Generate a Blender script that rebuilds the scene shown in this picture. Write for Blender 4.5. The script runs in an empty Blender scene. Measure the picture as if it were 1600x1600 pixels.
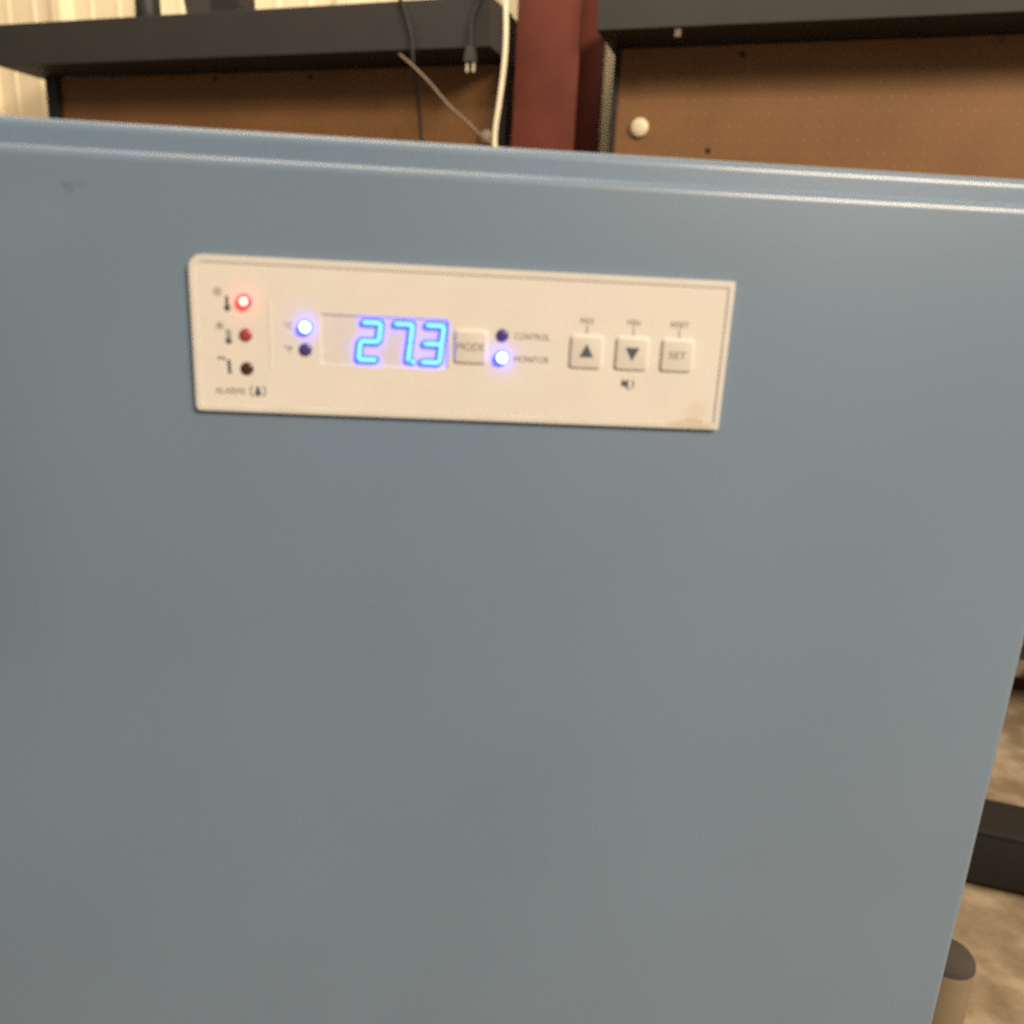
import bpy, bmesh, math, random
from mathutils import Vector, Matrix
random.seed(7)
scn = bpy.context.scene
COL = scn.collection

# ------------------------------------------------------------------ camera
cd = bpy.data.cameras.new('camera')
cam = bpy.data.objects.new('camera', cd); COL.objects.link(cam); scn.camera = cam
cd.sensor_width = 36.0; cd.lens = 36.0 * 1260.0 / 1600.0
cd.clip_start = 0.02; cd.clip_end = 100
Rm = Matrix(((0.99691498, -0.03012568, -0.07247732),
             (-0.06154871, 0.27296465, -0.96005315),
             (0.048706, 0.96155226, 0.27026836)))          # columns: right, up, back
cam.matrix_world = Matrix.Translation((0.0875, -0.279, 0.86)) @ Rm.to_4x4()
cd.dof.use_dof = True; cd.dof.focus_distance = 0.476; cd.dof.aperture_fstop = 7.4
cd.dof.aperture_blades = 0

# ------------------------------------------------------------------ light of the room
wd = bpy.data.worlds.new('World'); scn.world = wd; wd.use_nodes = True
bg = wd.node_tree.nodes['Background']
bg.inputs['Color'].default_value = (1.0, 0.87, 0.70, 1); bg.inputs['Strength'].default_value = 0.20

def area_lamp(name, loc, target, sx, sy, watts, colour):
    l = bpy.data.lights.new(name, 'AREA'); l.shape = 'RECTANGLE'; l.size = sx; l.size_y = sy
    l.energy = watts; l.color = colour
    o = bpy.data.objects.new(name, l); COL.objects.link(o); o.location = loc
    d = Vector(target) - Vector(loc); o.rotation_euler = d.to_track_quat('-Z', 'Y').to_euler()
    return o
WARM = (1.0, 0.84, 0.63)
area_lamp('ceiling_lamp', (2.4, -2.6, 3.2), (0.1, 0.1, 0.75), 1.8, 0.9, 262, WARM)      # over the aisle behind the camera
area_lamp('ceiling_lamp', (-0.145, 0.083, 2.45), (0.3, 1.25, 0.9), 0.9, 0.2, 15, WARM)      # over the freezer
wl = area_lamp('ceiling_lamp', (-0.617, 1.188, 2.9), (-0.53, 1.40, 1.2), 2.6, 0.15, 50, WARM)   # long lamp added to brighten the cream wall
wl.rotation_euler = (math.radians(55), 0, -0.3807)

vs = scn.view_settings
vs.view_transform = 'Standard'; vs.look = 'None'; vs.exposure = 0.0; vs.gamma = 1.0
vs.use_curve_mapping = False
scn.cycles.use_denoising = False
scn.cycles.sample_clamp_indirect = 4.0
scn.cycles.max_bounces = 6

# ------------------------------------------------------------------ materials
def mat(name, col, rough=0.5, metal=0.0, var=0.0, vscale=20.0, bump=0.0, bscale=300.0, spec=0.5,
        emit=None, estr=0.0, coat=0.0, detail=4.0, fleck=0.0, fscale=1500.0):
    m = bpy.data.materials.new(name); m.use_nodes = True
    nt = m.node_tree; b = nt.nodes['Principled BSDF']
    b.inputs['Base Color'].default_value = (*col, 1); b.inputs['Roughness'].default_value = rough
    b.inputs['Metallic'].default_value = metal; b.inputs['Specular IOR Level'].default_value = spec
    b.inputs['Coat Weight'].default_value = coat; b.inputs['Coat Roughness'].default_value = 0.16
    if emit:
        b.inputs['Emission Color'].default_value = (*emit, 1); b.inputs['Emission Strength'].default_value = estr
    tc = nt.nodes.new('ShaderNodeTexCoord')
    if var > 0:
        n = nt.nodes.new('ShaderNodeTexNoise'); n.inputs['Scale'].default_value = vscale; n.inputs['Detail'].default_value = detail
        r = nt.nodes.new('ShaderNodeValToRGB')
        r.color_ramp.elements[0].position = 0.3; r.color_ramp.elements[1].position = 0.7
        r.color_ramp.elements[0].color = (*[c * (1 - var) for c in col], 1)
        r.color_ramp.elements[1].color = (*[min(1, c * (1 + var)) for c in col], 1)
        nt.links.new(tc.outputs['Object'], n.inputs['Vector']); nt.links.new(n.outputs['Fac'], r.inputs['Fac'])
        nt.links.new(r.outputs['Color'], b.inputs['Base Color'])
    if fleck > 0:
        n3 = nt.nodes.new('ShaderNodeTexNoise'); n3.inputs['Scale'].default_value = fscale; n3.inputs['Detail'].default_value = 1
        mr = nt.nodes.new('ShaderNodeMapRange'); mr.inputs['From Min'].default_value = 0.25; mr.inputs['From Max'].default_value = 0.75
        mr.inputs['To Min'].default_value = 1 - fleck; mr.inputs['To Max'].default_value = 1 + fleck
        mu = nt.nodes.new('ShaderNodeVectorMath'); mu.operation = 'SCALE'
        nt.links.new(tc.outputs['Object'], n3.inputs['Vector']); nt.links.new(n3.outputs['Fac'], mr.inputs['Value'])
        nt.links.new(mr.outputs['Result'], mu.inputs['Scale'])
        src = b.inputs['Base Color'].links
        if src: nt.links.new(src[0].from_socket, mu.inputs[0])
        else: mu.inputs[0].default_value = col
        nt.links.new(mu.outputs['Vector'], b.inputs['Base Color'])
    if bump > 0:
        n2 = nt.nodes.new('ShaderNodeTexNoise'); n2.inputs['Scale'].default_value = bscale; n2.inputs['Detail'].default_value = 3
        bp = nt.nodes.new('ShaderNodeBump'); bp.inputs['Strength'].default_value = bump; bp.inputs['Distance'].default_value = 0.001
        nt.links.new(tc.outputs['Object'], n2.inputs['Vector']); nt.links.new(n2.outputs['Fac'], bp.inputs['Height'])
        nt.links.new(bp.outputs['Normal'], b.inputs['Normal'])
    return m

def stain_or_glow(m, centre, radius, colour, amount, scale=(1, 1, 1), nscale=60.0):
    """A stain or a painted glow: a ragged spot at a fixed place on the object."""
    nt = m.node_tree; b = nt.nodes['Principled BSDF']
    tc = nt.nodes.new('ShaderNodeTexCoord')
    mp = nt.nodes.new('ShaderNodeMapping'); mp.vector_type = 'POINT'
    mp.inputs['Scale'].default_value = scale
    mp.inputs['Location'].default_value = tuple(-c * s for c, s in zip(centre, scale))
    ln = nt.nodes.new('ShaderNodeVectorMath'); ln.operation = 'LENGTH'
    ns = nt.nodes.new('ShaderNodeTexNoise'); ns.inputs['Scale'].default_value = nscale; ns.inputs['Detail'].default_value = 4
    ma = nt.nodes.new('ShaderNodeMath'); ma.operation = 'MULTIPLY_ADD'
    ma.inputs[1].default_value = radius * 1.2; ma.inputs[2].default_value = -radius * 0.6
    ad = nt.nodes.new('ShaderNodeMath'); ad.operation = 'ADD'
    mr = nt.nodes.new('ShaderNodeMapRange'); mr.interpolation_type = 'SMOOTHSTEP'
    mr.inputs['From Min'].default_value = radius; mr.inputs['From Max'].default_value = radius * 0.35
    mr.inputs['To Min'].default_value = 0; mr.inputs['To Max'].default_value = amount
    mx = nt.nodes.new('ShaderNodeMix'); mx.data_type = 'RGBA'; mx.inputs['B'].default_value = (*colour, 1)
    L = nt.links
    L.new(tc.outputs['Object'], mp.inputs['Vector']); L.new(mp.outputs['Vector'], ln.inputs[0])
    L.new(tc.outputs['Object'], ns.inputs['Vector']); L.new(ns.outputs['Fac'], ma.inputs[0])
    L.new(ln.outputs['Value'], ad.inputs[0]); L.new(ma.outputs['Value'], ad.inputs[1])
    L.new(ad.outputs['Value'], mr.inputs['Value']); L.new(mr.outputs['Result'], mx.inputs['Factor'])
    src = b.inputs['Base Color'].links
    if src: L.new(src[0].from_socket, mx.inputs['A'])
    else: mx.inputs['A'].default_value = b.inputs['Base Color'].default_value
    L.new(mx.outputs['Result'], b.inputs['Base Color'])

M = {}
M['paint'] = mat('blue_grey_enamel', (0.163, 0.228, 0.322), 0.4, var=0.05, vscale=7, bump=0.04, bscale=900, fleck=0.08, coat=0.24)
M['handle'] = mat('dark_bronze_shade_bar', (0.045, 0.040, 0.030), 0.45, var=0.1, vscale=40)  # for the added bar that shades the door's left side
M['gasket'] = mat('grey_rubber_gasket', (0.12, 0.12, 0.12), 0.8, var=0.1)
M['black_rubber'] = mat('black_rubber', (0.02, 0.02, 0.02), 0.7, var=0.15)
M['steel'] = mat('zinc_steel', (0.55, 0.54, 0.52), 0.35, metal=1.0, var=0.1)
M['bezel'] = mat('cream_bezel_plastic', (0.71, 0.675, 0.64), 0.38, var=0.04, vscale=80, bump=0.05, bscale=1500, fleck=0.04)
M['overlay'] = mat('cream_membrane', (0.755, 0.715, 0.675), 0.45, var=0.02, vscale=60, bump=0.06, bscale=1800, fleck=0.04)
M['button'] = mat('button_membrane', (0.74, 0.695, 0.65), 0.3, var=0.02, vscale=90, coat=0.2)
M['window'] = mat('display_filter', (0.60, 0.50, 0.44), 0.35, var=0.02, vscale=60)
M['print'] = mat('grey_print', (0.20, 0.19, 0.18), 0.6, var=0.1, vscale=400)
M['print_blue'] = mat('slate_print', (0.07, 0.095, 0.12), 0.6, var=0.1, vscale=400)
M['seg_core'] = mat('segment_core', (0.1, 0.3, 0.5), 0.5, var=0.05, emit=(0.22, 0.76, 1.0), estr=1.45)
M['seg_halo'] = mat('segment_halo', (0.02, 0.05, 0.4), 0.5, var=0.05, emit=(0.002, 0.008, 1.0), estr=21.0)  # halo round the lit segments, built in as a wider blue glow
M['led_blue_core'] = mat('blue_led_core', (0.6, 0.8, 1.0), 0.3, var=0.02, emit=(0.55, 0.85, 1.0), estr=3.0)
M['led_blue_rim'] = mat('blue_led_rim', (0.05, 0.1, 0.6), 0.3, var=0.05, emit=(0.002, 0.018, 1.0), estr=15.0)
M['led_red_core'] = mat('red_led_core', (1.0, 0.8, 0.7), 0.3, var=0.02, emit=(1.0, 0.70, 0.50), estr=1.5)
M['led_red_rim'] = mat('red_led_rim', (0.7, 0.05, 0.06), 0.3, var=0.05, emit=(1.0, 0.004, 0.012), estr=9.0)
M['led_violet'] = mat('unlit_blue_lens', (0.075, 0.055, 0.23), 0.25, var=0.08, vscale=500)
M['led_pink'] = mat('dim_red_lens', (0.36, 0.06, 0.075), 0.25, var=0.08, vscale=500)
M['led_brown'] = mat('unlit_red_lens', (0.075, 0.025, 0.02), 0.25, var=0.08, vscale=500)

M['cream_wall'] = mat('cream_steel_cladding', (0.78, 0.66, 0.46), 0.5, var=0.04, vscale=3, bump=0.03, bscale=60)
M['red_iron'] = mat('red_oxide_primer', (0.118, 0.030, 0.020), 0.7, spec=0.2, var=0.16, vscale=9, bump=0.15, bscale=120)
M['shelf'] = mat('charcoal_powder_coat', (0.030, 0.028, 0.027), 0.55, spec=0.35, var=0.06, vscale=14, bump=0.06, bscale=700)
M['black_frame'] = mat('black_powder_coat', (0.012, 0.011, 0.011), 0.55, var=0.1, vscale=20)
M['pegboard'] = mat('brown_hardboard', (0.205, 0.096, 0.033), 0.55, var=0.10, vscale=7, bump=0.08, bscale=400, detail=8)
M['lit_hole'] = mat('lit_hole_tan', (0.46, 0.30, 0.16), 0.6, var=0.08, vscale=10)
M['white_plastic'] = mat('aged_white_plastic', (0.78, 0.68, 0.50), 0.4, var=0.03, vscale=50)
M['tan_plastic'] = mat('matt_tan_plastic', (0.36, 0.29, 0.19), 0.6, var=0.1, vscale=50)  # darker tan than the other knob
M['cream_cord'] = mat('cream_cable_jacket', (0.82, 0.74, 0.56), 0.45, var=0.05, vscale=30)
M['dark_cord'] = mat('dark_cable_jacket', (0.010, 0.009, 0.008), 0.6, var=0.1, vscale=60)
M['grey_cord'] = mat('grey_brown_cable_jacket', (0.17, 0.115, 0.08), 0.5, var=0.12, vscale=60)
M['black_plastic'] = mat('black_plastic', (0.013, 0.012, 0.011), 0.55, var=0.1, vscale=40)
M['charcoal_plastic'] = mat('charcoal_plastic', (0.045, 0.040, 0.036), 0.5, var=0.1, vscale=40)
M['brown_plastic'] = mat('dark_brown_plastic', (0.008, 0.006, 0.004), 0.75, var=0.2, vscale=14, bump=0.1, bscale=200)
M['brass'] = mat('plug_brass', (0.72, 0.62, 0.46), 0.35, metal=0.2, var=0.05)
M['can_tan'] = mat('tan_can_print', (0.225, 0.168, 0.108), 0.75, var=0.08, vscale=30)
M['can_cap'] = mat('grey_cap_plastic', (0.048, 0.040, 0.033), 0.85, var=0.12, vscale=60)
M['deck'] = mat('shelf_deck', (0.06, 0.055, 0.05), 0.6, var=0.1, vscale=20)

stain_or_glow(M['overlay'], (0.1712, -0.0026, 0.0062), 0.0040, (0.62, 0.47, 0.27), 0.26, (0.9, 1, 0.9), 200)
stain_or_glow(M['overlay'], (0.1702, -0.0026, 0.0026), 0.004, (0.50, 0.36, 0.16), 0.42, (0.6, 1, 3.0), 420)
stain_or_glow(M['bezel'], (0.1700, -0.003, 0.0014), 0.0045, (0.50, 0.38, 0.20), 0.42, (0.4, 1, 2.0), 420)
stain_or_glow(M['paint'], (-0.0360, 0.0, 0.8829), 0.0026, (0.10, 0.13, 0.18), 0.35, (0.8, 1, 1), 260)
stain_or_glow(M['paint'], (-0.0318, 0.0, 0.8838), 0.0018, (0.11, 0.14, 0.19), 0.25, (1, 1, 1), 300)

stain_or_glow(M['paint'], (-0.05, 0.0, 0.873), 0.016, (0.185, 0.25, 0.335), 0.35, (0.8, 1, 1.2), 60)  # soft glow high on the left, painted into the enamel colour

def concrete():
    m = bpy.data.materials.new('stained_concrete'); m.use_nodes = True
    nt = m.node_tree; b = nt.nodes['Principled BSDF']; L = nt.links
    tc = nt.nodes.new('ShaderNodeTexCoord')
    n1 = nt.nodes.new('ShaderNodeTexNoise'); n1.inputs['Scale'].default_value = 12; n1.inputs['Detail'].default_value = 4; n1.inputs['Roughness'].default_value = 0.55
    n1.inputs['Distortion'].default_value = 0.15
    r1 = nt.nodes.new('ShaderNodeValToRGB'); e = r1.color_ramp.elements
    e[0].position = 0.37; e[0].color = (0.185, 0.135, 0.084, 1)
    e[1].position = 0.64; e[1].color = (0.38, 0.30, 0.205, 1)
    k = r1.color_ramp.elements.new(0.5); k.color = (0.26, 0.195, 0.125, 1)
    n2 = nt.nodes.new('ShaderNodeTexNoise'); n2.inputs['Scale'].default_value = 90; n2.inputs['Detail'].default_value = 5
    mx = nt.nodes.new('ShaderNodeMix'); mx.data_type = 'RGBA'; mx.blend_type = 'OVERLAY'; mx.inputs['Factor'].default_value = 0.14
    bp = nt.nodes.new('ShaderNodeBump'); bp.inputs['Strength'].default_value = 0.3; bp.inputs['Distance'].default_value = 0.002
    L.new(tc.outputs['Object'], n1.inputs['Vector']); L.new(tc.outputs['Object'], n2.inputs['Vector'])
    L.new(n1.outputs['Fac'], r1.inputs['Fac']); L.new(r1.outputs['Color'], mx.inputs['A']); L.new(n2.outputs['Color'], mx.inputs['B'])
    L.new(mx.outputs['Result'], b.inputs['Base Color']); L.new(n2.outputs['Fac'], bp.inputs['Height'])
    L.new(bp.outputs['Normal'], b.inputs['Normal']); b.inputs['Roughness'].default_value = 0.7
    return m
M['concrete'] = concrete()

# ------------------------------------------------------------------ mesh helpers
def obj(name, bm, material, parent=None, smooth=False, loc=None, rotz=0.0):
    me = bpy.data.meshes.new(name)
    bmesh.ops.recalc_face_normals(bm, faces=bm.faces[:])
    if smooth:
        for f in bm.faces: f.smooth = True
    bm.to_mesh(me); bm.free()
    for m in (material if isinstance(material, (list, tuple)) else [material]): me.materials.append(m)
    if smooth:
        try: me.set_sharp_from_angle(angle=math.radians(38))
        except Exception: pass
    o = bpy.data.objects.new(name, me); COL.objects.link(o); o.parent = parent
    if loc is not None: o.location = loc
    o.rotation_euler = (0, 0, rotz)
    return o

def empty(name, loc=(0, 0, 0), rotz=0.0):
    o = bpy.data.objects.new(name, None); COL.objects.link(o); o.location = loc; o.rotation_euler = (0, 0, rotz)
    o.empty_display_size = 0.05
    return o

def tag(o, label=None, cat=None, group=None, kind=None):
    if label: o['label'] = label
    if cat: o['category'] = cat
    if group: o['group'] = group
    if kind: o['kind'] = kind
    return o

def box(bm, x0, x1, y0, y1, z0, z1, bev=0.0, seg=2, mi=0):
    r = bmesh.ops.create_cube(bm, size=1.0)
    vs_ = r['verts']
    for v in vs_:
        v.co = Vector((x0 + (v.co.x + .5) * (x1 - x0), y0 + (v.co.y + .5) * (y1 - y0), z0 + (v.co.z + .5) * (z1 - z0)))
    fs = {f for v in vs_ for f in v.link_faces}
    for f in fs: f.material_index = mi
    if bev > 0:
        es = list({e for v in vs_ for e in v.link_edges})
        bmesh.ops.bevel(bm, geom=es, offset=bev, segments=seg, profile=0.5, affect='EDGES', clamp_overlap=True)
    return bm

def B(*a, **k):
    return box(bmesh.new(), *a, **k)

def rrect(x0, x1, z0, z1, radii, n=6):
    """rounded rectangle, radii = (tl, tr, br, bl); counter-clockwise seen from -y"""
    tl, tr, br, bl = radii; pts = []
    for cx, cz, r, a0 in ((x0 + bl, z0 + bl, bl, 180), (x1 - br, z0 + br, br, 270), (x1 - tr, z1 - tr, tr, 0), (x0 + tl, z1 - tl, tl, 90)):
        for i in range(n + 1):
            a = math.radians(a0 + 90 * i / n); pts.append((cx + r * math.cos(a), cz + r * math.sin(a)))
    return pts

def plate(bm, outer, y0, y1, holes=(), bev=0.0, seg=2, mi=0):
    """polygon in x-z with holes, from y0 (front) back to y1"""
    loops = []
    for pts in (outer, *holes):
        vs_ = [bm.verts.new((x, y0, z)) for x, z in pts]
        es = [bm.edges.new((vs_[i], vs_[(i + 1) % len(vs_)])) for i in range(len(vs_))]
        loops.append(es)
    if holes:
        r = bmesh.ops.triangle_fill(bm, use_beauty=True, use_dissolve=False, edges=[e for l in loops for e in l])
        faces = [g for g in r['geom'] if isinstance(g, bmesh.types.BMFace)]
    else:
        faces = [bm.faces.new([e.verts[0] if e.verts[0] in es_next.verts or True else None for e, es_next in zip(loops[0], loops[0][1:] + loops[0][:1])])]
    for f in faces: f.material_index = mi
    ex = bmesh.ops.extrude_face_region(bm, geom=faces)
    nv = [g for g in ex['geom'] if isinstance(g, bmesh.types.BMVert)]
    for v in nv: v.co.y = y1
    for g in ex['geom']:
        if isinstance(g, bmesh.types.BMFace): g.material_index = mi
    if bev > 0:
        front = [e for l in loops for e in l if e.is_valid]
        bmesh.ops.bevel(bm, geom=front, offset=bev, segments=seg, profile=0.5, affect='EDGES', clamp_overlap=True)
    return bm

def poly(bm, pts, y0, y1, mi=0):
    """simple extruded polygon in x-z"""
    a = [bm.verts.new((x, y0, z)) for x, z in pts]; b = [bm.verts.new((x, y1, z)) for x, z in pts]
    n = len(pts); fs = [bm.faces.new(a), bm.faces.new(b[::-1])]
    for i in range(n): fs.append(bm.faces.new((a[i], b[i], b[(i + 1) % n], a[(i + 1) % n])))
    for f in fs: f.material_index = mi
    return bm

def smooth_path(pts, sub=6):
    P = [Vector(p) for p in pts]; out = []
    for i in range(len(P) - 1):
        p0 = P[max(i - 1, 0)]; p1 = P[i]; p2 = P[i + 1]; p3 = P[min(i + 2, len(P) - 1)]
        for k in range(sub):
            t = k / sub
            out.append(0.5 * ((2 * p1) + (-p0 + p2) * t + (2 * p0 - 5 * p1 + 4 * p2 - p3) * t * t + (-p0 + 3 * p1 - 3 * p2 + p3) * t ** 3))
    out.append(P[-1]); return out

def tube(bm, pts, r, n=8, mi=0):
    rings = []
    for i, p in enumerate(pts):
        t = (pts[min(i + 1, len(pts) - 1)] - pts[max(i - 1, 0)]).normalized()
        a = t.cross(Vector((0, 1, 0.05))).normalized(); b = t.cross(a).normalized()
        rr = r[i] if isinstance(r, (list, tuple)) else r
        rings.append([bm.verts.new(p + rr * (math.cos(2 * math.pi * k / n) * a + math.sin(2 * math.pi * k / n) * b)) for k in range(n)])
    for i in range(len(rings) - 1):
        for k in range(n):
            f = bm.faces.new((rings[i][k], rings[i][(k + 1) % n], rings[i + 1][(k + 1) % n], rings[i + 1][k])); f.material_index = mi
    bm.faces.new(rings[0]).material_index = mi; bm.faces.new(rings[-1][::-1]).material_index = mi
    return bm

def lathe(bm, prof, axis='z', n=24, mis=None, centre=(0, 0, 0)):
    """profile (radius, height) turned round an axis through centre; axis '-y' points the heights to the viewer"""
    C = Vector(centre); rings = []
    for r, h in prof:
        ring = []
        for k in range(n):
            a = 2 * math.pi * k / n; c, s = r * math.cos(a), r * math.sin(a)
            ring.append(bm.verts.new(C + (Vector((c, s, h)) if axis == 'z' else Vector((c, -h, s)))))
        rings.append(ring)
    for i in range(len(rings) - 1):
        for k in range(n):
            f = bm.faces.new((rings[i][k], rings[i][(k + 1) % n], rings[i + 1][(k + 1) % n], rings[i + 1][k]))
            f.material_index = mis[i] if mis else 0
    f = bm.faces.new(rings[0]); f.material_index = mis[0] if mis else 0
    f = bm.faces.new(rings[-1]); f.material_index = mis[-1] if mis else 0
    return bm

def text_mesh(name, s, width, height, x, z, y, material, parent, thick=0.00006, align='CENTER', bold=0.0):
    cu = bpy.data.curves.new(name, 'FONT'); cu.body = s; cu.size = 1.0; cu.extrude = 0.0; cu.offset = bold
    cu.resolution_u = 3
    tmp = bpy.data.objects.new('tmp_text', cu); COL.objects.link(tmp)
    dg = bpy.context.evaluated_depsgraph_get(); me = bpy.data.meshes.new_from_object(tmp.evaluated_get(dg))
    bpy.data.objects.remove(tmp); bpy.data.curves.remove(cu)
    xs = [v.co.x for v in me.vertices]; ys = [v.co.y for v in me.vertices]
    x0, x1, y0, y1 = min(xs), max(xs), min(ys), max(ys)
    sx = width / (x1 - x0); sy = height / (y1 - y0)
    ox = x - width / 2 if align == 'CENTER' else x
    bm = bmesh.new(); bm.from_mesh(me); bpy.data.meshes.remove(me)
    for v in bm.verts: v.co = Vector((ox + (v.co.x - x0) * sx, y, z - height / 2 + (v.co.y - y0) * sy))
    ex = bmesh.ops.extrude_face_region(bm, geom=bm.faces[:])
    for g in ex['geom']:
        if isinstance(g, bmesh.types.BMVert): g.co.y = y - thick
    return obj(name, bm, material, parent)

# ------------------------------------------------------------------ the setting (wall frame: x along the wall, y away from the camera)
WA = -0.3807
U = Vector((math.cos(WA), math.sin(WA), 0)); V = Vector((-math.sin(WA), math.cos(WA), 0))
O = Vector((0.0875, -0.279, 0.0))
def W(u, v, z=0.0):
    return O + U * u + V * v + Vector((0, 0, z))

bm = bmesh.new()
fp = [W(-4.2, -1.6), W(3.2, -1.6), W(3.2, 2.35), W(-4.2, 2.35)]
bm.faces.new([bm.verts.new(p) for p in fp])
tag(obj('floor', bm, M['concrete']), kind='structure')

# corrugated steel cladding: one folded sheet with real ribs
prof = []
pitch = 0.305; x = -3.94
while x < 2.6:
    for dx, dy in ((0, 0), (0.020, -0.032), (0.050, -0.032), (0.070, 0), (0.118, 0), (0.123, -0.004), (0.137, -0.004), (0.142, 0),
                   (0.214, 0), (0.219, -0.004), (0.233, -0.004), (0.238, 0)):
        prof.append((x + dx, 2.072 + dy))
    x += pitch
bm = bmesh.new()
lo = [bm.verts.new((a, b, 0.0)) for a, b in prof]; hi = [bm.verts.new((a, b, 2.7)) for a, b in prof]
for i in range(len(prof) - 1): bm.faces.new((lo[i], lo[i + 1], hi[i + 1], hi[i]))
lo2 = [bm.verts.new((a, b + 0.004, 0.0)) for a, b in prof]; hi2 = [bm.verts.new((a, b + 0.004, 2.7)) for a, b in prof]
for i in range(len(prof) - 1): bm.faces.new((lo2[i + 1], lo2[i], hi2[i], hi2[i + 1]))
tag(obj('wall', bm, M['cream_wall'], loc=O, rotz=WA), kind='structure')
bm = B(-3.9, 2.6, 2.022, 2.034, 0.0, 0.028, bev=0.002)
tag(obj('base_angle', bm, M['red_iron'], loc=O, rotz=WA), 'red steel base angle along the foot of the cream wall', 'trim')

# ------------------------------------------------------------------ red steel column
col = empty('steel_column', W(-0.542, 1.92), WA)
tag(col, 'red primed steel column standing between the two pegboard racks', 'column')
for nm, a in (('flange', (-0.069, 0.069, -0.12, -0.110)), ('flange', (-0.069, 0.069, 0.105, 0.115)), ('web', (-0.004, 0.004, -0.1095, 0.1045))):
    obj(nm, B(a[0], a[1], a[2], a[3], 0.012, 2.7, bev=0.0015), M['red_iron'], col, smooth=True)
obj('base_plate', B(-0.10, 0.10, -0.15, 0.112, 0.0, 0.0118, bev=0.001), M['red_iron'], col)

# ------------------------------------------------------------------ pegboard racks
def pegboard_mesh(u0, u1, z0, z1, v0, v1, pitch=0.0254, r=0.0021):
    bm = bmesh.new(); nx = int((u1 - u0) / pitch); nz = int((z1 - z0) / pitch)
    mx = (u1 - u0 - nx * pitch) / 2; mz = (z1 - z0 - nz * pitch) / 2
    xs = [u0 + mx + i * pitch for i in range(nx + 1)]; zs = [z0 + mz + i * pitch for i in range(nz + 1)]
    xs[0], xs[-1] = u0, u1; zs[0], zs[-1] = z0, z1
    grid = [[bm.verts.new((x, v0, z)) for x in xs] for z in zs]
    for j in range(nz):
        for i in range(nx):
            cx = u0 + mx + (i + .5) * pitch; cz = z0 + mz + (j + .5) * pitch
            h = [bm.verts.new((cx + r * math.cos(math.radians(a)), v0, cz + r * math.sin(math.radians(a)))) for a in (225, 270, 315, 0, 45, 90, 135, 180)]
            c = (grid[j][i], grid[j][i + 1], grid[j + 1][i + 1], grid[j + 1][i])
            for k in range(4):
                bm.faces.new((c[k], c[(k + 1) % 4], h[(2 * k + 2) % 8], h[2 * k + 1], h[2 * k]))
            hb = [bm.verts.new((q.co.x, v1, q.co.z)) for q in h]
            for k in range(8): bm.faces.new((h[k], h[(k + 1) % 8], hb[(k + 1) % 8], hb[k]))
    return bm

def rack(u0, u1, zb, label, post_l, post_r, off):
    t = empty('pegboard_rack', W((u0 + u1) / 2, 1.88), WA)
    tag(t, label, 'rack', 'pegboard racks against the cream wall')
    c = (u0 + u1) / 2; a, b = u0 - c, u1 - c; q = -1.88
    # hollow upper shelf: deck, front lip, end caps
    obj('shelf_front', B(a, b, 1.755 + q, 1.7585 + q, zb, zb + 0.094, bev=0.0012), M['shelf'], t)
    obj('shelf_deck', B(a + .003, b - .003, 1.7588 + q, 2.03 + q, zb + 0.084, zb + 0.0925), M['deck'], t)
    for s in (a, b - 0.0028):
        obj('shelf_end', B(s, s + 0.0028, 1.7588 + q, 2.03 + q, zb + 0.0005, zb + 0.0935, bev=0.0008), M['deck'], t)
    obj('shelf_underside', B(a + .003, b - .003, 1.7588 + q, 2.03 + q, zb + 0.001, zb + 0.004), M['black_frame'], t)
    obj('pegboard', pegboard_mesh(a + post_l, b - post_r, 0.62, zb - 0.0015, 1.884 + q, 1.8852 + q), M['pegboard'], t)
    obj('added_backing_sheet', B(a + post_l + .002, b - post_r - .002, 1.8853 + q, 1.8873 + q, 0.625, zb - 0.004), M['lit_hole'], t)  # added sheet, coloured like lit wall seen through the peg holes
    obj('post', B(a + off, a + post_l - .001, 1.872 + q, 1.90 + q, 0.0, zb, bev=0.001), M['black_frame'], t)
    obj('post', B(b - post_r + .001, b, 1.872 + q, 1.90 + q, 0.0, zb, bev=0.001), M['black_frame'], t)
    for s in (a, b - 0.02):
        obj('rear_post', B(s, s + 0.02, 2.0 + q, 2.02 + q, 0.0, zb, bev=0.001), M['black_frame'], t)
    obj('base_shelf', B(a + .001, b - .001, 1.79 + q, 1.999 + q, 0.165, 0.20, bev=0.002), M['shelf'], t)
    return t
rack(-1.99, -0.652, 1.334, 'charcoal topped brown pegboard rack left of the red column', 0.068, 0.020, 0.028)
rack(-0.428, 0.95, 1.355, 'charcoal topped brown pegboard rack right of the red column', 0.0255, 0.03, 0.0145)

# things on top of the left rack
bm = lathe(bmesh.new(), [(0.0285, 0), (0.030, 0.004), (0.0290, 0.03), (0.0280, 0.10), (0.030, 0.15), (0.026, 0.18), (0.012, 0.20), (0.012, 0.225), (0.009, 0.228)], n=28)
tag(obj('black_bottle', bm, M['black_plastic'], smooth=True, loc=W(-1.548, 1.80, 1.4268)), 'narrow black bottle standing on the left rack shelf', 'bottle')
cs = empty('tool_case', W(-1.366, 1.83, 1.4268), WA)
tag(cs, 'wide charcoal case standing on the left rack beside a narrow bottle', 'case')
bm = bmesh.new(); poly(bm, [(-0.069, 0.0), (0.0, 0.0), (0.0, 0.17), (-0.085, 0.17), (-0.080, 0.05)], -0.03, 0.03)
obj('case_body', bm, M['charcoal_plastic'], cs)
bm = bmesh.new(); poly(bm, [(0.0005, 0.0), (0.070, 0.0), (0.074, 0.006), (0.076, 0.03), (0.070, 0.17), (0.0005, 0.17)], -0.033, 0.033)
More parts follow.
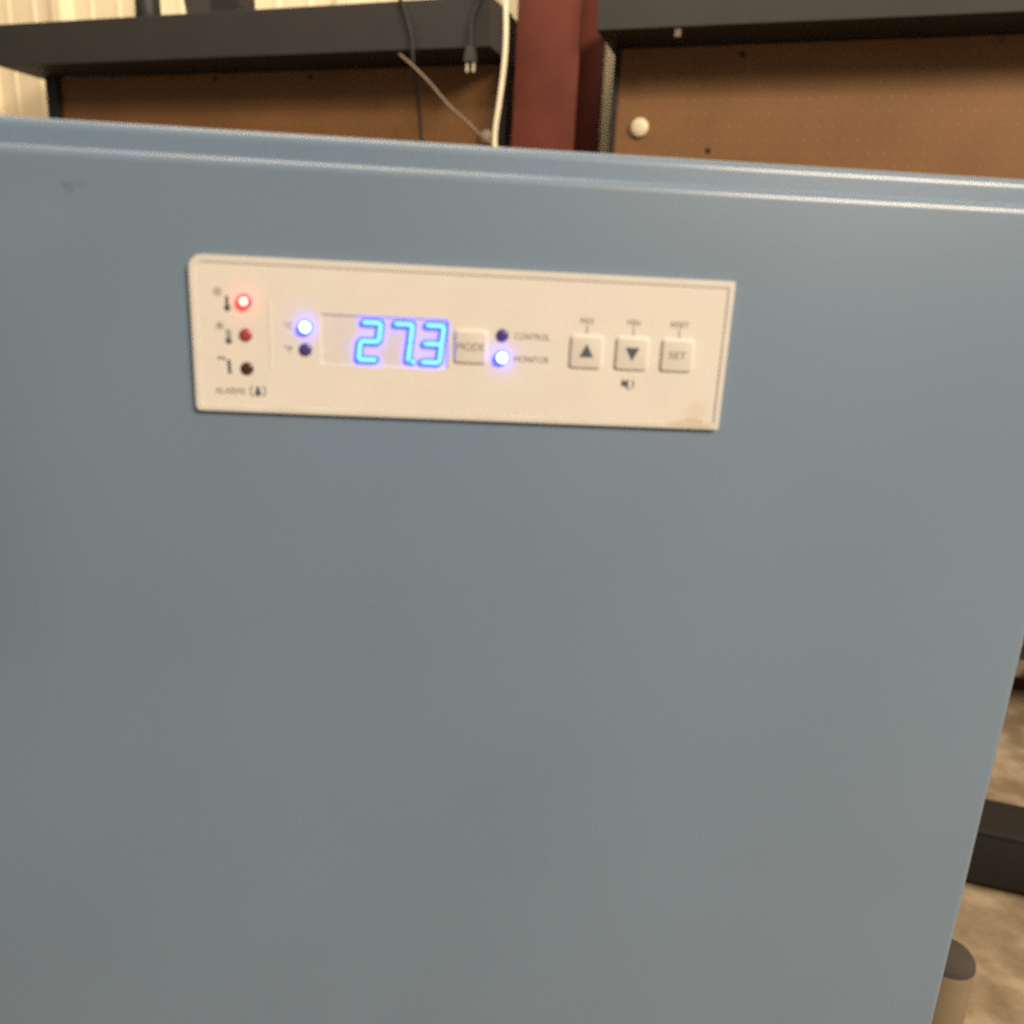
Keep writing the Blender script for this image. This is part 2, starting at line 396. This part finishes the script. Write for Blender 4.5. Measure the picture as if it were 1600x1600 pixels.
obj('case_lid', bm, M['black_plastic'], cs)
obj('handle', B(-0.035, 0.035, -0.008, 0.008, 0.1705, 0.186, bev=0.004), M['black_plastic'], cs)

# cords
def cord(name, pts, r, m, label, cat='cord', n=8):
    bm = tube(bmesh.new(), smooth_path([W(*p) for p in pts]), r, n)
    return tag(obj(name, bm, m, smooth=True), label, cat)
cord('cream_cable', [(-0.66, 2.02, 2.05), (-0.63, 1.85, 1.98), (-0.612, 1.73, 1.80), (-0.605, 1.70, 1.55), (-0.603, 1.70, 1.42), (-0.599, 1.70, 1.344), (-0.600, 1.70, 1.287),
                     (-0.607, 1.70, 1.217), (-0.613, 1.70, 1.169), (-0.613, 1.70, 1.132), (-0.606, 1.70, 1.083), (-0.59, 1.70, 0.95), (-0.58, 1.68, 0.5), (-0.57, 1.66, 0.12), (-0.50, 1.64, 0.008), (-0.3, 1.6, 0.0075)],
     0.0053, M['cream_cord'], 'thick cream cable hanging in front of the red column', n=12)
cord('dark_cable', [(-0.90, 1.90, 1.4300), (-0.87, 1.80, 1.4305), (-0.858, 1.7485, 1.433), (-0.849, 1.7465, 1.418), (-0.837, 1.7465, 1.389), (-0.826, 1.7465, 1.350), (-0.823, 1.7500, 1.30), (-0.826, 1.79, 1.22), (-0.822, 1.80, 1.10), (-0.82, 1.80, 0.92)],
     0.0040, M['dark_cord'], 'thin dark cable dropping straight down over the left shelf front')
cord('grey_cable', [(-0.876, 1.785, 1.3355), (-0.868, 1.768, 1.331), (-0.850, 1.752, 1.320), (-0.826, 1.746, 1.303), (-0.782, 1.74, 1.267), (-0.737, 1.74, 1.223), (-0.692, 1.74, 1.188), (-0.659, 1.74, 1.160), (-0.602, 1.76, 1.105), (-0.56, 1.78, 0.9)],
     0.0030, M['grey_cord'], 'slim grey brown cable slanting down across the left pegboard')
pc = empty('plug_cord', W(-0.69, 1.74, 1.33), WA)
tag(pc, 'dark two prong plug hanging on its cord over the left shelf', 'plug')
pl = lambda u, v, z: Vector((u + 0.69, v - 1.74, z - 1.33))
bm = tube(bmesh.new(), smooth_path([pl(-0.66, 1.90, 1.431), pl(-0.665, 1.80, 1.4315), pl(-0.672, 1.747, 1.432), pl(-0.678, 1.743, 1.41), pl(-0.688, 1.742, 1.381), pl(-0.6895, 1.741, 1.35), pl(-0.6885, 1.74, 1.332)]), 0.0046, 8)
obj('cord', bm, M['dark_cord'], pc, smooth=True)
bm = bmesh.new(); poly(bm, [(-0.0055, 0.001), (0.0085, 0.001), (0.0135, -0.018), (0.0140, -0.0275), (-0.0105, -0.0275), (-0.0100, -0.018)], -0.008, 0.008)
obj('plug_body', bm, M['charcoal_plastic'], pc)
for s in (-0.0075, 0.0065):
    obj('prong', B(s, s + 0.0045, -0.003, 0.003, -0.0465, -0.0278, bev=0.0005), M['brass'], pc)

# pegboard fittings
bm = lathe(bmesh.new(), [(0.019, 0.0), (0.0195, 0.004), (0.0185, 0.009), (0.014, 0.0125), (0.006, 0.014)], axis='-y', n=28)
tag(obj('round_knob', bm, M['white_plastic'], smooth=True, loc=W(-0.349, 1.8838, 1.200), rotz=WA), 'round off-white knob on the right pegboard near the column', 'knob')
bm = lathe(bmesh.new(), [(0.016, 0.0), (0.0165, 0.006), (0.014, 0.016), (0.008, 0.020), (0.004, 0.021)], axis='-y', n=24)
tag(obj('round_knob', bm, M['tan_plastic'], smooth=True, loc=W(-0.697, 1.8838, 1.182), rotz=WA), 'half hidden off-white knob on the left pegboard beside the cream cable', 'knob')
hk = empty('peg_hook', W(0.318, 1.884, 1.339), WA)
tag(hk, 'small bright wire hook high on the right pegboard', 'hook')
bm = tube(bmesh.new(), [Vector(p) for p in ((0, 0.003, 0.004), (0, -0.012, 0.004), (0, -0.014, -0.002), (0, -0.014, -0.010))], 0.0022, 8)
obj('wire', bm, M['steel'], hk, smooth=True)
bm = bmesh.new(); box(bm, -0.006, 0.006, -0.003, 0.003, -0.016, 0.0, bev=0.0015); box(bm, -0.0025, 0.0025, -0.0025, 0.0025, -0.0155, 0.004)
tag(obj('shelf_clip', bm, M['grey_cord'], loc=W(-0.268, 1.7625, 1.3549), rotz=WA), 'little grey clip hanging under the right shelf edge', 'clip')
for (u, z, who) in ((-0.151, 1.335, 'upper dark screw head in the right pegboard'), (-0.199, 1.155, 'lower dark screw head in the right pegboard'), (-1.431, 1.320, 'dark screw head in the left pegboard nearest its left post'), (-1.158, 1.318, 'dark screw head in the middle of the left pegboard top edge')):
    bm = lathe(bmesh.new(), [(0.0058, 0.0), (0.0054, 0.0018), (0.003, 0.003)], axis='-y', n=14)
    tag(obj('screw_head', bm, M['black_frame'], loc=W(u, 1.8838, z), rotz=WA), who, 'screw', 'screws in the pegboards')

# ------------------------------------------------------------------ things on the floor at the right
bx_ = empty('low_dark_box', W(0.70, 1.27, 0.0), WA)
tag(bx_, 'low dark brown plastic box lying on the concrete floor', 'box')
bm = bmesh.new(); box(bm, -0.36, 0.36, -0.0485, 0.0485, 0.014, 0.0950, bev=0.0015, seg=2)
obj('box_body', bm, M['brown_plastic'], bx_, smooth=True)
obj('box_lid', B(-0.3602, 0.3602, -0.0487, 0.0487, 0.0948, 0.104, bev=0.003, seg=3), M['brown_plastic'], bx_, smooth=True)
for s in (-0.30, 0.30): obj('foot', B(s - .03, s + .03, -0.035, 0.035, 0.0, 0.0142), M['black_rubber'], bx_)  # feet added to lift the box for a soft shadow beneath
for s in (-0.2, 0.2): obj('latch', B(s - .02, s + .02, -0.0535, -0.0492, 0.07, 0.098, bev=0.0015), M['black_plastic'], bx_)

can = empty('spray_can', (0.6276, 0.391, 0.0))
tag(can, 'tan spray can with low grey domed cap on the floor by the freezer', 'can')
obj('can_body', lathe(bmesh.new(), [(0.026, 0.0), (0.0290, 0.003), (0.0290, 0.186), (0.0283, 0.1895)], n=36), M['can_tan'], can, smooth=True)
obj('cap', lathe(bmesh.new(), [(0.0286, 0.1897), (0.0280, 0.1935), (0.0255, 0.1975), (0.0200, 0.2010), (0.0120, 0.2030), (0.003, 0.2037)], n=36), M['can_cap'], can, smooth=True)

# ------------------------------------------------------------------ the freezer
fz = empty('laboratory_freezer', (0.015, 0.3, 0.0))
tag(fz, 'blue grey enamelled freezer with cream control panel filling the foreground', 'freezer')
FO = Vector((0.015, 0.3, 0.0))
def fpart(name, bm, m, smooth=True):
    o = obj(name, bm, m, fz, smooth); o.location = -FO; return o
XL, XR = -0.285, 0.3149
fpart('front_panel', B(XL, XR, 0.0, 0.030, 0.115, 0.8950, bev=0.0036, seg=5), M['paint'])
fpart('door_shell', B(XL + .0005, XR - .0012, 0.009, 0.062, 0.105, 0.9042, bev=0.0036, seg=5), M['paint'])
fpart('gasket', B(XL + .012, XR - .012, 0.0622, 0.0718, 0.115, 0.893), M['gasket'])
fpart('cabinet', B(XL, XR - .001, 0.072, 0.60, 0.085, 0.9042, bev=0.004, seg=4), M['paint'])
fpart('kick_plate', B(XL + .01, XR - .01, 0.075, 0.585, 0.04, 0.0848), M['black_frame'])
for sx in (XL + .05, XR - .05):
    for sy in (0.12, 0.54):
        bm = lathe(bmesh.new(), [(0.024, 0.0), (0.025, 0.004), (0.022, 0.014), (0.009, 0.018), (0.009, 0.0398)], n=18)
        for v in bm.verts: v.co += Vector((sx, sy, 0))
        fpart('foot', bm, M['black_rubber'])

hd = bmesh.new()  # bar added just out of view to darken the door's left side
box(hd, -0.112, -0.073, -0.046, -0.026, 0.705, 0.868, bev=0.006, seg=3)
shade_bar = fpart('added_shade_bar', hd, M['handle'])
for z0, z1 in ((0.712, 0.738), (0.835, 0.861)):
    st = obj('shade_bar_mount', B(-0.104, -0.081, -0.0262, 0.0005, z0, z1, bev=0.002), M['handle'], shade_bar)

# control panel; panel frame: x to the right, z up, origin at its lower left corner on the front panel
mm = 0.001
PW, PH = 180 * mm, 50.4 * mm
cp_bm = bmesh.new()
outer = rrect(0, PW, 0, PH, (4.6 * mm, 0.5 * mm, 0.4 * mm, 1.6 * mm), 7)
inner = rrect(2.1 * mm, PW - 2.0 * mm, 2.2 * mm, PH - 2.2 * mm, (3.0 * mm, 0.4 * mm, 0.4 * mm, 1.0 * mm), 7)
plate(cp_bm, outer, -2.75 * mm, 0.0008, holes=[inner], bev=0.7 * mm, seg=3)
poly(cp_bm, rrect(1.0 * mm, PW - 1.0 * mm, 1.0 * mm, PH - 1.0 * mm, (3, ) * 0 + (3.6 * mm, 0.3 * mm, 0.3 * mm, 0.9 * mm), 5), -2.0 * mm, 0.0006)
plate(cp_bm, rrect(1.2 * mm, PW - 1.2 * mm, 1.2 * mm, PH - 1.2 * mm, (3.4 * mm, .3 * mm, .3 * mm, .9 * mm), 5), -2.41 * mm, -1.5 * mm, holes=[rrect(2.6 * mm, PW - 2.6 * mm, 2.8 * mm, PH - 2.8 * mm, (2.4 * mm, .3 * mm, .3 * mm, .7 * mm), 5)])
cp = obj('control_panel', cp_bm, M['bezel'], fz, smooth=True)
PO = Vector((0, 0, 0.8144)); cp.location = PO - FO + Vector((0, 0.001, 0))
def sub(name, bm, m, smooth=False):
    return obj(name, bm, m, cp, smooth)
YF = -2.5 * mm            # front of the printed membrane
ov = bmesh.new()
win = rrect(41.6 * mm, 84.1 * mm, 17.0 * mm, 33.5 * mm, (0.8 * mm,) * 4, 4)
plate(ov, rrect(2.45 * mm, PW - 2.35 * mm, 2.55 * mm, PH - 2.55 * mm, (2.7 * mm, 0.3 * mm, 0.3 * mm, 0.8 * mm), 6), YF, -1.05 * mm, holes=[win], bev=0.35 * mm, seg=2)
sub('membrane', ov, M['overlay'])
wb = bmesh.new(); poly(wb, rrect(41.7 * mm, 84.0 * mm, 17.1 * mm, 33.4 * mm, (0.7 * mm,) * 4, 4), -1.7 * mm, -1.02 * mm)
sub('display_window', wb, M['window'])
gr = bmesh.new(); box(gr, 25.0 * mm, 25.5 * mm, YF - 0.18 * mm, YF + 0.2 * mm, 14.5 * mm, 36.8 * mm, bev=0.1 * mm)
sub('raised_line', gr, M['overlay'])

# seven segment digits
def seg_poly(cx, cz, length, horiz, t, shear, x0, z0):
    h = length / 2; q = t / 2; pts = []
    for a in range(9):
        an = math.radians(-90 + 180 * a / 8); pts.append((h - q + q * math.cos(an), q * math.sin(an)))
    for a in range(9):
        an = math.radians(90 + 180 * a / 8); pts.append((-h + q + q * math.cos(an), q * math.sin(an)))
    if not horiz: pts = [(-b, a) for a, b in pts]
    return [(x0 + cx + px + shear * (cz + pz), z0 + cz + pz) for px, pz in pts]
SEG = {'2': 'abged', '7': 'abc', '3': 'abgcd'}
def digit(ch, x0, dp=False):
    w, h, sh = 6.0 * mm, 12.2 * mm, 0.115; z0 = 19.2 * mm
    pos = {'a': (w / 2, h, 1), 'g': (w / 2, h / 2, 1), 'd': (w / 2, 0, 1), 'b': (w, h * .75, 0), 'c': (w, h * .25, 0), 'e': (0, h * .25, 0), 'f': (0, h * .75, 0)}
    bm = bmesh.new()
    for k, s in enumerate(SEG[ch]):
        cx, cz, hz = pos[s]; ln = (w + 0.9 * mm) if hz else (h / 2 + 0.9 * mm)
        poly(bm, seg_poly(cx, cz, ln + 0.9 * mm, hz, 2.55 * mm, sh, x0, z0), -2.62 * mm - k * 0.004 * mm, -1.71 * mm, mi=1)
        poly(bm, seg_poly(cx, cz, ln - 0.9 * mm, hz, 1.2 * mm, sh, x0, z0), -2.78 * mm - k * 0.004 * mm, -2.60 * mm, mi=0)
    if dp:
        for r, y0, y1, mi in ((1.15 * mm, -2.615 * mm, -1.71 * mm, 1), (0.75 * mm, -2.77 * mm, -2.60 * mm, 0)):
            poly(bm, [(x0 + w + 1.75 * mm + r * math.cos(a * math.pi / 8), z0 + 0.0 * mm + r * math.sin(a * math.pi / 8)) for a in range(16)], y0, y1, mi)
    sub('digit', bm, [M['seg_core'], M['seg_halo']])
digit('2', 54.2 * mm); digit('7', 64.7 * mm, True); digit('3', 75.2 * mm)

# indicator lamps
def led(x, z, core, rim, lit, label, core_r=0.74):
    r = 2.15 * mm
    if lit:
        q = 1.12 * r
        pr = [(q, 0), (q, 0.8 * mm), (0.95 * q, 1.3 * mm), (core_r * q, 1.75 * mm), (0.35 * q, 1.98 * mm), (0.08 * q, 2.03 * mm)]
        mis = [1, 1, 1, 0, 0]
    else:
        pr = [(r, 0), (r, 0.2 * mm), (0.9 * r, 0.5 * mm), (0.6 * r, 0.75 * mm), (0.1 * r, 0.85 * mm)]; mis = [0] * 4
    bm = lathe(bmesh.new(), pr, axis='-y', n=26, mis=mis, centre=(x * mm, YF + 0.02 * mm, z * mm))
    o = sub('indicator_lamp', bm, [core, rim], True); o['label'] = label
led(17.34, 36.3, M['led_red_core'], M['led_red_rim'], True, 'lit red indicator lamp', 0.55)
led(17.30, 25.5, M['led_pink'], M['led_pink'], False, 'dim pinkish red indicator lamp')
led(17.31, 14.5, M['led_brown'], M['led_brown'], False, 'unlit dark brown indicator lamp')
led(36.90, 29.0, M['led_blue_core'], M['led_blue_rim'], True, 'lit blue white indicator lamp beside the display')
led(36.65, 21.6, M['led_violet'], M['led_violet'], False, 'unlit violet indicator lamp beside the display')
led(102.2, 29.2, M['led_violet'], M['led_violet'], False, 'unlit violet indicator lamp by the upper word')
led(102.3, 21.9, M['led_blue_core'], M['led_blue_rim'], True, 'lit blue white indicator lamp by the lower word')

# buttons
def button(x0, x1, z0, z1):
    bm = bmesh.new()
    plate(bm, rrect(x0 * mm, x1 * mm, z0 * mm, z1 * mm, (1.3 * mm,) * 4, 5), YF - 0.85 * mm, YF + 0.3 * mm, bev=0.75 * mm, seg=4)
    sub('button', bm, M['button'], True)
YB = YF - 0.86 * mm
button(86.2, 97.2, 19.4, 30.6); button(125.4, 136.7, 19.4, 30.6); button(141.1, 152.5, 19.5, 30.7); button(156.9, 168.2, 19.6, 30.7)
G = M['print']; BL = M['print_blue']
def word(s, w, h, x, z, m=G, y=YF - 0.02 * mm, bold=0.0, align='CENTER'):
    text_mesh('lettering', s, w * mm, h * mm, x * mm, z * mm, y, m, cp, align=align, bold=bold)
word('MODE', 9.0, 2.5, 91.7, 25.0, y=YB); word('SET', 6.0, 2.4, 162.6, 25.2, y=YB)
word('CONTROL', 12.0, 2.1, 106.3, 29.2, align='LEFT'); word('MONITOR', 12.0, 2.1, 106.5, 21.6, align='LEFT')
word('MAX', 4.6, 1.9, 130.7, 35.3); word('MIN', 4.1, 1.9, 146.6, 35.4); word('RESET', 6.2, 1.9, 162.5, 35.5)
word('ALARMS', 9.8, 2.1, 6.6, 6.9, align='LEFT')
word('\u00b0C', 2.8, 2.0, 31.2, 29.3); word('\u00b0F', 2.8, 2.0, 31.0, 21.7)
def mark(fn, m=BL, y=YF, name='symbol'):
    bm = bmesh.new(); fn(bm, y - 0.08 * mm, y - 0.01 * mm); sub(name, bm, m)
def circ(cx, cz, r, n=16, a0=0, a1=360):
    return [((cx + r * math.cos(math.radians(a0 + (a1 - a0) * i / n))) * mm, (cz + r * math.sin(math.radians(a0 + (a1 - a0) * i / n))) * mm) for i in range(n)]
def bar(bm, x0, z0, x1, z1, w, y0, y1):
    d = Vector((x1 - x0, z1 - z0)).normalized(); n = Vector((-d.y, d.x)) * w / 2
    poly(bm, [((x0 + n.x) * mm, (z0 + n.y) * mm), ((x0 - n.x) * mm, (z0 - n.y) * mm), ((x1 - n.x) * mm, (z1 - n.y) * mm), ((x1 + n.x) * mm, (z1 + n.y) * mm)], y0, y1)
def arc(bm, cx, cz, r, w, a0, a1, y0, y1, n=12):
    for i in range(n):
        A, C_ = math.radians(a0 + (a1 - a0) * i / n), math.radians(a0 + (a1 - a0) * (i + 1) / n)
        bar(bm, cx + r * math.cos(A), cz + r * math.sin(A), cx + r * math.cos(C_), cz + r * math.sin(C_), w, y0, y1)
# lines from the small words to the buttons
for x in (130.8, 146.7, 162.6):
    mark(lambda bm, a, b, x=x: bar(bm, x, 33.9, x, 31.0, 0.35, a, b), G, name='pointer_line')
# arrows
mark(lambda bm, a, b: poly(bm, [(131.0 * mm, 27.7 * mm), (128.6 * mm, 23.3 * mm), (133.4 * mm, 23.3 * mm)], a, b), y=YB, name='arrow_symbol')
mark(lambda bm, a, b: poly(bm, [(146.8 * mm, 22.7 * mm), (149.2 * mm, 27.1 * mm), (144.4 * mm, 27.1 * mm)], a, b), y=YB, name='arrow_symbol')
# muted speaker below the down button
def speaker(bm, a, b):
    poly(bm, [(144.0 * mm, 14.0 * mm), (145.2 * mm, 14.0 * mm), (146.5 * mm, 12.9 * mm), (146.5 * mm, 16.5 * mm), (145.2 * mm, 15.5 * mm), (144.0 * mm, 15.5 * mm)], a, b)
    arc(bm, 146.3, 14.7, 2.0, 0.45, -45, 45, a, b)
    bar(bm, 144.2, 16.6, 146.9, 12.7, 0.35, a - 0.03 * mm, b)
mark(speaker)
# bell between brackets
def bell(bm, a, b):
    poly(bm, [(19.3 * mm, 5.9 * mm), (21.9 * mm, 5.9 * mm), (21.4 * mm, 6.9 * mm), (21.1 * mm, 8.3 * mm), (20.6 * mm, 8.9 * mm), (20.1 * mm, 8.3 * mm), (19.8 * mm, 6.9 * mm)], a, b)
    poly(bm, circ(20.6, 5.65, 0.42), a, b)
mark(bell)
def brackets(bm, a, b):
    arc(bm, 20.6, 7.1, 2.45, 0.42, -48, 48, a, b); arc(bm, 20.6, 7.1, 2.45, 0.42, 132, 228, a, b)
mark(brackets, G)
# hot, cold and probe pictograms
def sun(bm, a, b):
    arc(bm, 8.8, 39.0, 0.75, 0.4, 0, 360, a, b, 18)
    for k in range(8):
        t = math.radians(45 * k); bar(bm, 8.8 + 1.15 * math.cos(t), 39.0 + 1.15 * math.sin(t), 8.8 + 1.6 * math.cos(t), 39.0 + 1.6 * math.sin(t), 0.25, a, b)
mark(sun, G)
def thermo(cx, cz, fill):
    def f(bm, a, b):
        bar(bm, cx, cz - 1.0, cx, cz + 2.2, 1.0 if fill else 0.45, a, b)
        poly(bm, circ(cx, cz - 1.6, 1.05), a - 0.02 * mm, b)
        if not fill:
            bar(bm, cx - .75, cz - .5, cx - .75, cz + 2.2, 0.22, a, b); bar(bm, cx + .75, cz - .5, cx + .75, cz + 2.2, 0.22, a, b)
    return f
mark(thermo(11.7, 35.6, True)); mark(thermo(11.7, 25.0, False))
def snow(bm, a, b):
    for k in range(3):
        t = math.radians(30 + 60 * k); bar(bm, 9.0 - 1.6 * math.cos(t), 28.2 - 1.6 * math.sin(t), 9.0 + 1.6 * math.cos(t), 28.2 + 1.6 * math.sin(t), 0.32, a - 0.004 * mm * k, b)
mark(snow, G)
def probe(bm, a, b):
    bar(bm, 11.4, 17.2, 11.6, 12.6, 1.05, a, b)
mark(probe)
def probe_lead(bm, a, b):
    arc(bm, 9.0, 16.6, 1.3, 0.7, 150, 20, a, b)
mark(probe_lead, G)
